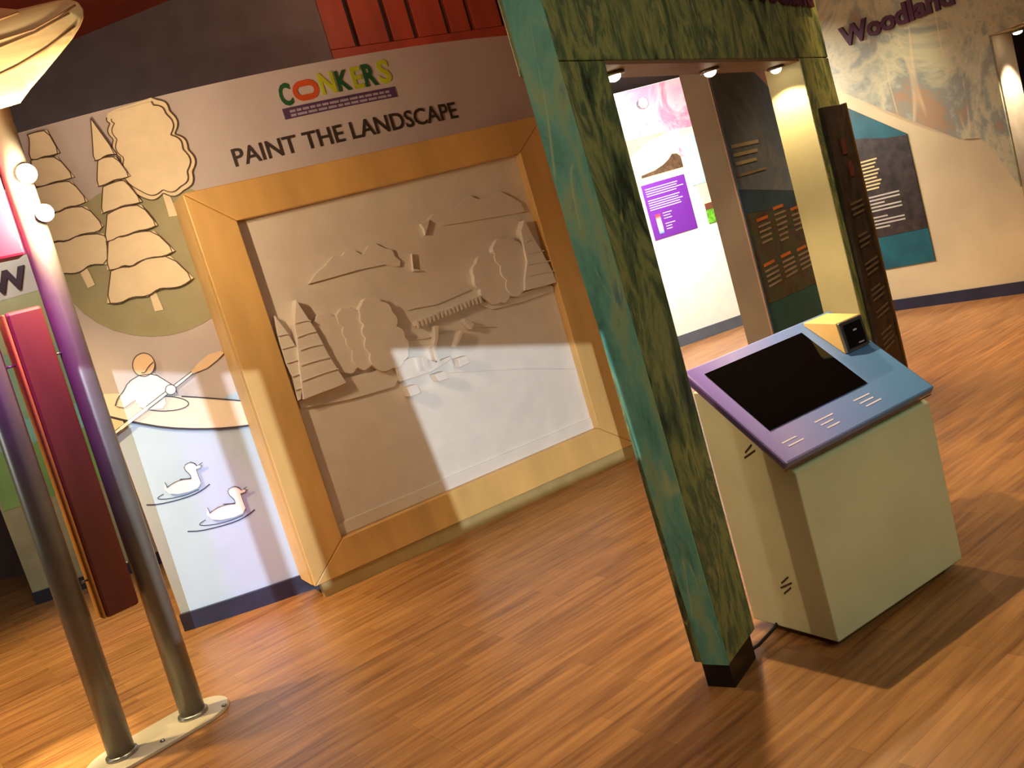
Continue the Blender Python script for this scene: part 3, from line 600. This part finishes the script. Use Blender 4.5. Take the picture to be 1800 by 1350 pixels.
# ================= kiosk =================
A=V((.808,2.924,0)); E1=V((.878,.479,0)).normalized(); N1=V((.479,-.878,0)).normalized(); KF=Fr(A,E1,-N1)
t=thing('touchscreen_kiosk','pale green kiosk with a sloping blue top, black screen and card reader','kiosk',A)
T40=math.tan(R(40))
def kz(b): return .640+(b)*T40
H=.40
def kx(z): return .700+.03*(z/.64)
vs=[]
for z,b in ((.03,0),(.03,H)): vs+=[KF.p(0,b,z),KF.p(.700,b,z)]
vs=[KF.p(0,0,.03),KF.p(.705,0,.03),KF.p(.705,H,.03),KF.p(0,H,.03),KF.p(0,0,kz(0)),KF.p(.72,0,kz(0)),KF.p(.72,.34,kz(.34)),KF.p(.71,H,kz(.34)),KF.p(0,H,kz(.34)),KF.p(0,.34,kz(.34))]
fs=[(0,1,2,3),(0,1,5,4),(1,2,7,6,5),(2,3,8,7),(3,0,4,9,8),(4,5,6,9),(9,6,7,8)]
obj('cabinet',vs,fs,M['kbody'],t,bevel=.006)
box('kick_plinth',KF,(.05,.66),(.05,.36),(0,.0295),M['black'],t)
sa=-.075; sb0=-.046
E2=(-N1*math.cos(R(40))+V((0,0,1))*math.sin(R(40))).normalized(); NN=E1.cross(E2).normalized()
Fc=V((.766,2.844,.705)); TF=Fr(Fc,E1,E2,NN)
M['slabtop']=gradient('violet_to_teal_print',[(0,(104,82,160)),(.28,(138,132,186)),(.6,(112,130,190)),(1,(88,130,180))],tuple((E1*.8-E2*.25).normalized()),tuple(Fc+E2*.45),.72,.28)
slabp=[(0,0),(.78,0),(.78,.50),(0,.50)]
o=box('sloping_top',TF,(0,.78),(0,.50),(-.034,0),M['slabtop'],t,bevel=.008)
box('top_edge_strip',TF,(.004,.776),(-.0012,-.0002),(-.040,-.030),M['soffit'],t)
box('screen',TF,(.060,.562),(.134,.450),(.0004,.003),M['screen'],t,label='black glass touchscreen')
ls=[]
for a0,b0 in ((.055,.070),(.23,.085),(.44,.092)):
    for i in range(2 if a0<.2 else 3): ls.append(((a0+.01*i,a0+.01*i+random.uniform(.06,.10)),(b0-i*.020,b0-i*.020+.005),(.0004,.0010)))
boxes('printed_caption',TF,ls,M['print'],t,kind='stuff')
# wedge housing with the reader
w0=TF.p(.604,.475,.001); w1=TF.p(.619,.282,.001); w2=TF.p(.752,.282,.001); w3=TF.p(.74,.475,.001)
hz=.118
vs=[w0,w1,w2,w3,w1+V((0,0,hz))-N1*.012,w2+V((0,0,hz))-N1*.012,w3+V((0,0,.012)),w0+V((0,0,.012))]
obj('reader_housing',vs,[(0,1,2,3),(0,1,4,7),(1,2,5,4),(2,3,6,5),(4,5,6,7),(3,0,7,6)],M['kwedge'],t,bevel=.002)
RF=Fr(w1,E1,(V((0,0,hz))-N1*.012).normalized(),N1)
L_=(V((0,0,hz))-N1*.012).length
box('reader_frame',RF,(.003,.130),(.003,L_-.002),(.0003,.010),M['metal'],t,bevel=.003,label='silver reader frame')
box('reader_face',RF,(.018,.115),(.014,L_-.014),(.0104,.013),M['black'],t,bevel=.001,label='dark reader window')
for q in (((.06,.08),(.072,.078)),((.07,.10),(.022,.026))): box('reader_mark',RF,q[0],q[1],(.0132,.0142),M['print'],t)
hf=Fr(A,-N1,-E1)   # left side of the cabinet
for y0,y1,z0 in ((.16,.20,.21),(.15,.21,.19),(.16,.20,.17),(.17,.21,.70),(.16,.22,.68)):
    obj('vent_slot',[hf.p(y,x,z) for x in (-.0002,.002) for y,z in ((y0,z0+.03),(y1,z0),(y1,z0+.006),(y0,z0+.036))],[(0,1,2,3),(4,5,6,7),(0,1,5,4),(2,3,7,6),(0,3,7,4),(1,2,6,5)],M['black'],t)
# ================= second panel wall beyond the portal =================
G0=V((1.525,5.284,0)); GFr=Fr(G0,PD,PT)
t=thing('graphic_wall','freestanding taupe wall with an arched dark woodland graphic, seen through the portal','wall panel',G0)
box('wall_core',GFr,(0,1.5),(0,.155),(0,2.9),M['taupe'],t)
box('wall_facing',GFr,(.001,1.5),(-.006,-.0003),(0,2.9),mat('pink_beige_facing',(230,184,164),.6),t,label='pinkish beige facing')
arch=[(.01,.0),(1.40,.0)]
for k in range(0,13): arch.append((.01+1.39*math.cos(R(7.5*k)),1.36+1.0*math.sin(R(7.5*k))))
def gmap(u,z,d): return GFr.p(u,-.006-d,z)
slab('arched_graphic',arch,gmap,.0004,.006,M['blueprint'],t,label='smoky blue arched print')
slab('graphic_band',[(.012,1.42),(1.395,1.30),(1.395,1.38),(.9,1.45),(.012,1.56)],gmap,.0064,.008,mat('deep_blue_print',(44,74,104),.5,var=.1),t,label='blue horizon band')
slab('graphic_band',[(.012,.88),(1.395,.80),(1.395,1.298),(.012,1.418)],gmap,.0064,.008,M['woodland_print'],t,label='dark woodland photograph')
slab('graphic_band',[(.012,.50),(1.395,.40),(1.395,.798),(.012,.878)],gmap,.0064,.008,M['tealprint'],t,label='teal foot band')
ls=[]
def gl(a,b,z,h=.012): ls.append(((a,b),(-.0165,-.0145),(z,z+h)))
for i,z in enumerate((1.79,1.74,1.69)): gl(.06,.50-.05*i,z,.020)
boxes('graphic_heading',GFr,ls,M['softprint'],t,kind='stuff'); ls=[]
COLS=((.16,1.345,1.085,4),(.46,1.375,1.085,6),(.76,1.33,1.075,4))
for a,z1,z2,n in COLS: gl(a,a+.19,z1,.018); gl(a-.06,a+.12,z2,.018)
boxes('graphic_subheading',GFr,ls,M['orangeprint'],t,kind='stuff'); ls=[]
gl(.05,.52,1.625,.016)
for a,z1,z2,n in COLS:
    for i in range(n): gl(a,a+.21-.012*i,z1-.035-i*.032)
    for i in range(4): gl(a-.06,a+.16,z2-.033-i*.030)
boxes('graphic_text',GFr,ls,mat('dim_grey_print',(140,130,124),.6),t,kind='stuff')
# ================= far white room =================
Q0=V((1.915,10.396,0)); Qd=V((.891,.267,0)); Qd.normalize(); QF=Fr(Q0,Qd,(-Qd.y,Qd.x,0))
fw=box('wall_far',QF,(-1.2,3.2),(0,.12),(0,2.9),M['white'],kind='structure')
box('baseboard_far',QF,(-1.2,3.2),(-.02,-.0005),(0,.125),mat('grey_blue_skirting',(84,92,104),.5),kind='structure')
def qmap(u,z,d): return QF.p(u,-d,z)
mur=[(-.6,2.895),(3.0,2.895),(3.0,2.05)]
for k in range(9): mur.append((2.6-.3*k,2.15+.22*math.sin(k*.9)))
mur+=[(.1,2.5),(-.1,2.62),(-.6,2.7)]
slab('painted_sky',mur,qmap,.0005,.004,M['pinkmural'],fw,label='pink and violet painted sky')
slab('painted_hills',[(-.5,2.15),(1.3,2.15),(1.25,2.22),(.9,2.34),(.6,2.36),(.3,2.30),(0,2.16),(-.2,2.3),(-.5,2.4)],qmap,.0045,.007,mat('peach_hill_paint',(236,206,166),.6),fw,label='peach painted hills')
t=thing('poster','violet poster with pale text and a red to blue scale on the far white wall','poster',QF.p(.1,-.01,1.25))
slab('sheet',[(.085,1.235),(.645,1.235),(.70,1.86),(.085,1.88)][:2]+[(.645,1.86),(.085,1.86)],qmap,.001,.009,M['poster'],t)
ls=[((.12,.12+random.uniform(.36,.48)),(-.011,-.0093),(1.80-.026*i,1.80-.026*i+.009)) for i in range(10) if i not in (4,)]
ls+=[((.26,.26+random.uniform(.07,.13)),(-.011,-.0093),(1.50-.03*i,1.50-.03*i+.008)) for i in range(7) if i!=3]
boxes('poster_text',QF,ls,M['print'],t,kind='stuff')
th=boxes('scale_bar',QF,[((.16,.22),(-.011,-.0093),(1.29,1.51))],gradient('red_white_blue_scale',[(0,(60,120,190)),(.45,(240,236,232)),(.9,(220,60,70))],(0,0,1),(0,0,1.29),.22,.5),t,label='red, white and blue scale')
t=thing('framed_print','cream print with a dark tree line hanging above the violet poster','poster',QF.p(.4,-.01,1.93))
slab('sheet',[(.12,1.93),(.66,1.93),(.66,2.20),(.12,2.20)],qmap,.001,.009,mat('cream_print',(240,214,160),.5),t)
slab('tree_line_print',[(.12,1.935),(.66,1.935),(.66,2.06),(.62,2.10),(.56,2.11),(.50,2.06),(.42,2.02),(.30,1.985),(.2,1.975),(.12,1.965)],qmap,.0092,.011,mat('dark_tree_print',(70,50,30),.6,var=.3,scale=18),t)
t=thing('wall_map','pale blue and cream map with a green square, partly hidden by the taupe wall','map',QF.p(.9,-.01,1.4))
slab('sheet',[(.72,1.70),(1.3,1.70),(1.3,2.26),(.72,2.26)],qmap,.0075,.014,mat('map_blue',(150,180,190),.5),t,label='pale blue upper part')
slab('sheet',[(.80,1.40),(1.3,1.40),(1.3,1.698),(.76,1.698)],qmap,.001,.009,mat('map_cream',(236,208,168),.5),t,label='cream lower part')
slab('green_square',[(.80,1.24),(1.02,1.24),(1.02,1.395),(.80,1.395)],qmap,.001,.012,mat('leaf_green',(90,160,40),.5,var=.25,scale=30),t)
slab('brown_print',[(.80,1.40),(.90,1.40),(.90,1.47),(.80,1.47)],qmap,.0092,.013,mat('map_brown',(96,52,34),.6),t)
t=thing('spot_fitting','small lit round spotlight on the pink painted wall beyond the portal','light',QF.p(.34,-.06,2.70))
lathe('housing',QF.p(.34,-.012,2.72),QF.y*-1,[(0,.05),(.03,.055),(.06,.06)],M['metal'],t)
lathe('lamp_face',QF.p(.34,-.073,2.72),QF.y*-1,[(0,.055),(.006,.05),(.010,.02)],M['lamp'],t)
# ================= sign wall on the right =================
G=V((3.704,8.794,0)); gd=V((.6,-.8,0)); HF=Fr(G,gd,(.8,.6,0))
def hmap(u,z,d): return HF.p(u,-d,z)
TH=.38
wr=slab('wall_right',[(-1.2,0),(1.395,0),(1.395,2.150),(3.2,2.235),(3.2,4.19),(-1.2,4.19)],hmap,-TH,0,M['creamwall'],kind='structure')
box('baseboard_right',HF,(-1.2,1.385),(-.02,-.0005),(0,.105),M['navy'],kind='structure')
slab('painted_header',[(-1.0,2.75),(-.1,2.23),(.03,2.13),(.60,1.70),(1.0,1.41),(1.15,1.38),(1.22,1.30),(1.393,.9),(1.393,2.152),(3.1,2.237),(3.1,4.18),(-1.0,4.18)],hmap,.001,.03,M['signpaint'],wr,label='pale green and cream marbled upper wall with a slanting lower edge')
box('jamb_face',HF,(1.3962,1.402),(.002,TH-.002),(0,2.146),mat('pale_jamb',(226,204,172),.55),wr)
t=thing('sign_lettering','raised purple letters reading Woodland on the marbled right wall','lettering',hmap(.65,2.48,0))
lettering('letter','Woodland',.16,1.20,2.485,2.665,hmap,.031,.06,M['purple'],t,bold=.035)
t=thing('text_poster','slanted dark poster with yellow text between two teal bands on the right wall','poster',hmap(.27,.41,0))
slab('sheet',[(-.25,.41),(.545,.41),(.545,1.583),(-.012,2.011),(-.25,2.19)],hmap,.0005,.008,M['tealprint'],t,label='teal sheet')
slab('photo_band',[(-.25,.72),(.543,.72),(.543,1.575),(.35,1.60),(.12,1.66),(-.25,1.72)],hmap,.0084,.010,M['darkprint'],t,label='dark photographic band')
ls=[]
def hl_(a,b,z): ls.append(((a,b),(-.0125,-.0105),(z,z+.014)))
for i in range(9): hl_(-.22,.22-.02*(i%3),1.44-i*.033)
boxes('poster_text',HF,ls,M['yellprint'],t,kind='stuff'); ls=[]
for i in range(9): hl_(-.22,.36-.16*(i%3==2),1.10-i*.033-(i//5)*.03)
boxes('poster_text',HF,ls,M['softprint'],t,kind='stuff')
t=thing('opening_downlights','pair of small lit spotlights in the opening at the right wall edge','light',HF.p(1.62,.15,2.1))
for a,b,z in ((1.56,.10,2.13),(1.62,.42,1.98)):
    c=HF.p(a,b,z); o=lathe('spotlight',c,(0,0,-1),[(0,.045),(.012,.048),(.016,.04)],M['metal'],t)
    q=lathe('lamp_face',c-V((0,0,.017)),(0,0,-1),[(0,.036),(.012,.03),(.018,.01)],M['lampsoft'],None); q.parent=o; q.matrix_parent_inverse=Matrix.Identity(4)
light('opening_beam','SPOT',HF.p(1.60,.16,2.06),70,NEUT,.03,HF.p(1.40,.2,.6),80,.5)
# ================= painted wall beyond the poles =================
BF=Fr((-3.456,7.205,0),(.987,.161,0),(-.161,.987,0))
def bmap(u,z,d): return BF.p(u,-d,z)
wp=box('wall_side',BF,(-.62,1.3),(0,.12),(0,3.1),mat('sage_wall_paint',(176,178,146),.6),kind='structure')
box('baseboard_side',BF,(-.62,1.3),(-.02,-.0005),(0,.10),M['navy'],kind='structure')
paint=[((-.6,2.32,1.28,2.60),(214,206,200),'pale band'),((-.6,1.92,1.28,2.318),(186,184,140),'pale olive block'),((-.6,1.42,1.28,1.918),(150,186,150),'sage green block'),((-.6,1.22,1.28,1.418),(140,206,196),'turquoise block'),((-.6,.78,1.28,1.218),(140,186,112),'leaf green block')]
for (a,z0,b,z1),c,lab in paint: slab('painted_block',[(a,z0),(b,z0),(b,z1),(a,z1)],bmap,.0005,.003,mat('block_paint',c,.6,var=.08,scale=3),wp,label=lab)
slab('painted_block',[(-.6,2.605),(1.28,2.605),(1.28,3.08),(-.6,3.08)],bmap,.0005,.003,mat('block_paint',(214,80,130),.6),wp,label='pink light painted on the wall above the pale band')  # tint stands in for pink light on the top of the wall
t=thing('side_lettering','dark purple AW letters on the pale band of the far left wall','lettering',bmap(0,2.36,0))
lettering('letter','AW',-.30,.16,2.36,2.53,bmap,.0035,.02,mat('deep_purple',(56,24,44),.5),t,bold=.04)
# ================= exhibit post: two poles, flap boards, base plate, canopy =================
PL=V((-2.045,3.765,0)); PR=V((-1.795,3.975,0)); ax=(PR-PL).normalized(); ay=V((-ax.y,ax.x,0)); lean=V((.028,.008,1))
XF=Fr((PL+PR)/2,ax,ay)
t=thing('exhibit_post','pair of grey steel poles on a pale oval base plate holding hinged brown boards','exhibit stand',(PL+PR)/2)
n=48; r=.165; hl2=.16; P=[]
for k in range(n):
    g=2*math.pi*k/n; cx=hl2 if math.cos(g)>0 else -hl2; P.append((cx+r*math.cos(g),r*math.sin(g)*.92))
vs=[XF.p(a*1.0,b,0) for a,b in P]+[XF.p(a*.985,b*.98,.018) for a,b in P]
obj('base_plate',vs,[tuple(range(n)),tuple(range(n,2*n))]+[(i,(i+1)%n,n+(i+1)%n,n+i) for i in range(n)],M['plate'],t,bevel=.004)
for p in (PL,PR):
    o=tube('pole',[p+lean*z for z in (.0185,1,2,3.0)],.056,M['pole'],t,n=28)
    lathe('collar',p+V((0,0,.0185)),(0,0,1),[(0,.068),(.012,.067),(.016,.058)],M['metal'],t)
for a in (-.27,-.02,.27):
    b=-.10
    lathe('bolt',XF.p(a,b,.0185),(0,0,1),[(0,.012),(.006,.011),(.008,.006)],M['metal'],t,n=8)
LF=Fr(XF.o,ax,ay,lean)
bx=Fr(XF.o+V((0,0,0)),ax,ay,lean)
o=box('flap_board',bx,(-.062,.082),(-.055,.045),(.60,1.93),M['brown'],t,bevel=.014)
box('flap_edge',bx,(-.075,-.0625),(-.053,.043),(.605,1.925),M['ochre'],t,bevel=.004,label='ochre edge strip')
o=box('flap_board',bx,(-.062,.088),(-.055,.045),(2.14,2.85),mat('magenta_lit_flap_board',(140,34,66),.5),t,bevel=.012,label='upper board with magenta light painted into its colour')  # pink base colour stands in for magenta light falling on the board
for z in (.78,1.72):
    tube('hinge_rod',[LF.p(.0825,-.01,z),LF.p(.11,-.01,z)],.005,M['metal'],t,n=8); tube('hinge_rod',[LF.p(-.11,-.01,z),LF.p(-.0755,-.01,z)],.005,M['metal'],t,n=8)
# spotlights clamped to the right pole
for k,(c,lab) in enumerate(((V((-1.662,3.95,2.455)),'upper glowing lamp'),(V((-1.650,3.95,2.285)),'lower glowing lamp'))):
    h=thing('pole_spotlight',('upper' if k==0 else 'lower')+' glowing warm spotlight clamped to the right grey pole','light',c,'spotlights on the right pole')
    dirv=V((.42,-.55,-.10)).normalized()
    q=PR+lean*c.z
    tube('bracket',[q+V((.045,-.02,0)),c-dirv*.03],.009,M['metal'],h,n=8)
    lathe('housing',c-dirv*.05,dirv,[(0,.016),(.012,.03),(.045,.042 if k==0 else .036)],M['metal'],h)
    lathe('lamp_face',c-dirv*.0045,dirv,[(0,.040 if k==0 else .034),(.012,.036),(.022,.022),(.026,.006)],M['lamp'],h,label=lab)
    light('pole_lamp','POINT',c+dirv*.07,(50,34)[k],(1,.74,.44),.03)
# canopy of veneer petals at the top of the post
t=thing('petal_canopy','large pale wood veneer petal shade glowing at the top of the poles','lamp shade',(-1.95,3.85,2.55))
def pmap(x,z,d):
    q=(x+1.62)/.55; r=(z-2.86)/.22
    return V((x,3.9+d-.10*(1-q*q*.6-r*r*.5)+.18*(z-2.86),z))
def sheet(name,P,fm,th,m,par,lab=None):
    bm=bmesh.new(); bm.faces.new([bm.verts.new((a,b_,0)) for a,b_ in P]); xs=[p[0] for p in P]; ys=[p[1] for p in P]
    for ax_,lo,hi in ((0,min(xs),max(xs)),(1,min(ys),max(ys))):
        n=14 if ax_==0 else 8
        for k in range(1,n): bmesh.ops.bisect_plane(bm,geom=bm.verts[:]+bm.edges[:]+bm.faces[:],plane_co=((lo+(hi-lo)*k/n,0,0) if ax_==0 else (0,lo+(hi-lo)*k/n,0)),plane_no=((1,0,0) if ax_==0 else (0,1,0)))
    o=finish_sheet(name,bm,fm,0,th,m,par,label=lab)
    for p in o.data.polygons: p.use_smooth=True
    return o
p0=sheet('petal',OUT['petal'],pmap,.018,M['veneer'],t,'broad front petal with dark grain lines')
for k in ('pv1','pv2','pv3','pv4'):
    pts=[pmap(a,b_,-.001) for a,b_ in OUT[k]]; q=tube('vein',pts,.0045,M['vein'],None,n=6); q.parent=p0; q.matrix_parent_inverse=Matrix.Identity(4)
def rot(ang):
    c_=V((-1.98,4.06,0)); m_=Matrix.Rotation(ang,3,'Z')
    return lambda x,z,d: c_+m_@(pmap(x,z,d)-c_)
sheet('petal',OUT['petal'],rot(R(120)),.018,M['veneer'],t); sheet('petal',OUT['petal'],rot(R(-125)),.018,M['veneer'],t)
lathe('hub',(-1.90,3.98,2.75),(0,0,1),[(0,.10),(.04,.13),(.09,.12),(.12,.05)],M['metal'],t)
light('canopy_uplight','SPOT',(-1.75,3.30,2.05),210,(1,.84,.56),.05,(-1.65,3.85,2.85),62,.8)
# ================= added unseen projector behind the camera, gate cut to shape the cool beam =================
t=thing('added_gate_projector','added unseen projector behind the viewer, its gate shaping the cool light on the wall','projector',(PROJ.x,PROJ.y,0))
gy=.35
def gate(p): p=V(p); k=gy/(p.y-PROJ.y); return PROJ+(p-PROJ)*k
polys=[[(-2.24,5.30,1.61),(-1.735,5.35,1.43),(-1.725,5.35,.10),(-1.72,5.35,-.04),(-2.26,5.30,-.04)],
       [(-1.60,5.37,1.39),(-1.38,5.38,1.34),(-1.38,5.38,-.02),(-1.60,5.37,-.04)],
       [(-.64,5.56,1.23),(.60,6.18,.84),(.62,6.19,.02),(-.55,5.60,.02)]]
# the plate is laid out as columns of solid metal around the three cut openings
Q=[[(lambda g:(g.x,g.z))(gate(p)) for p in pl] for pl in polys]
def xspan(P,z):
    xs=[]
    for k in range(len(P)):
        (x1,z1),(x2,z2)=P[k],P[k-1]
        if (z1>z)!=(z2>z): xs.append((x2-x1)*(z-z1)/(z2-z1)+x1)
    return (min(xs),max(xs)) if len(xs)>1 else None
zl,zh,xl,xh=1.45,2.05,-.36,.26
zs=sorted(set([zl,zh]+[q[1] for P in Q for q in P])); fine=[]
for a,c_ in zip(zs,zs[1:]): fine+= [(a+(c_-a)*k/3,a+(c_-a)*(k+1)/3) for k in range(3)]
vs=[];fs=[]
for a,c_ in fine:
    e=1e-7; lo=[s_ for s_ in (xspan(P,a+e) for P in Q) if s_]; hi=[s_ for s_ in (xspan(P,c_-e) for P in Q) if s_]
    lo.sort(); hi.sort()
    if len(lo)!=len(hi): lo=hi=[]
    L0=[xl]+[v for s_ in lo for v in s_]+[xh]; L1=[xl]+[v for s_ in hi for v in s_]+[xh]
    for k in range(0,len(L0),2):
        n0=len(vs)
        for dy in (0,.002):
            vs+=[V((L0[k],PROJ.y+gy+dy,a)),V((L0[k+1],PROJ.y+gy+dy,a)),V((L1[k+1],PROJ.y+gy+dy,c_)),V((L1[k],PROJ.y+gy+dy,c_))]
        fs+=[(n0,n0+1,n0+2,n0+3),(n0+4,n0+5,n0+6,n0+7)]+[(n0+m,n0+(m+1)%4,n0+4+(m+1)%4,n0+4+m) for m in range(4)]
gp=obj('gate_plate',vs,fs,M['black'],t,kind='stuff')
PJ=Fr(PROJ,(1,0,0),(0,1,0))
box('housing',PJ,(-.14,.14),(-.45,-.10),(-.13,.13),M['black'],t,bevel=.01)
box('gate_arm',PJ,(-.36,.26),(-.12,-.10),(-.32,-.30),M['black'],t); box('gate_arm',PJ,(-.36,-.34),(-.10,.35),(-.32,-.30),M['black'],t); box('gate_arm',PJ,(.24,.26),(-.10,.35),(-.32,-.30),M['black'],t)
tube('stand_pole',[(PROJ.x,PROJ.y-.2,0.02),(PROJ.x,PROJ.y-.2,1.62)],.02,M['black'],t,n=12)
lathe('stand_base',(PROJ.x,PROJ.y-.2,0),(0,0,1),[(0,.28),(.018,.27),(.02,.05)],M['black'],t)
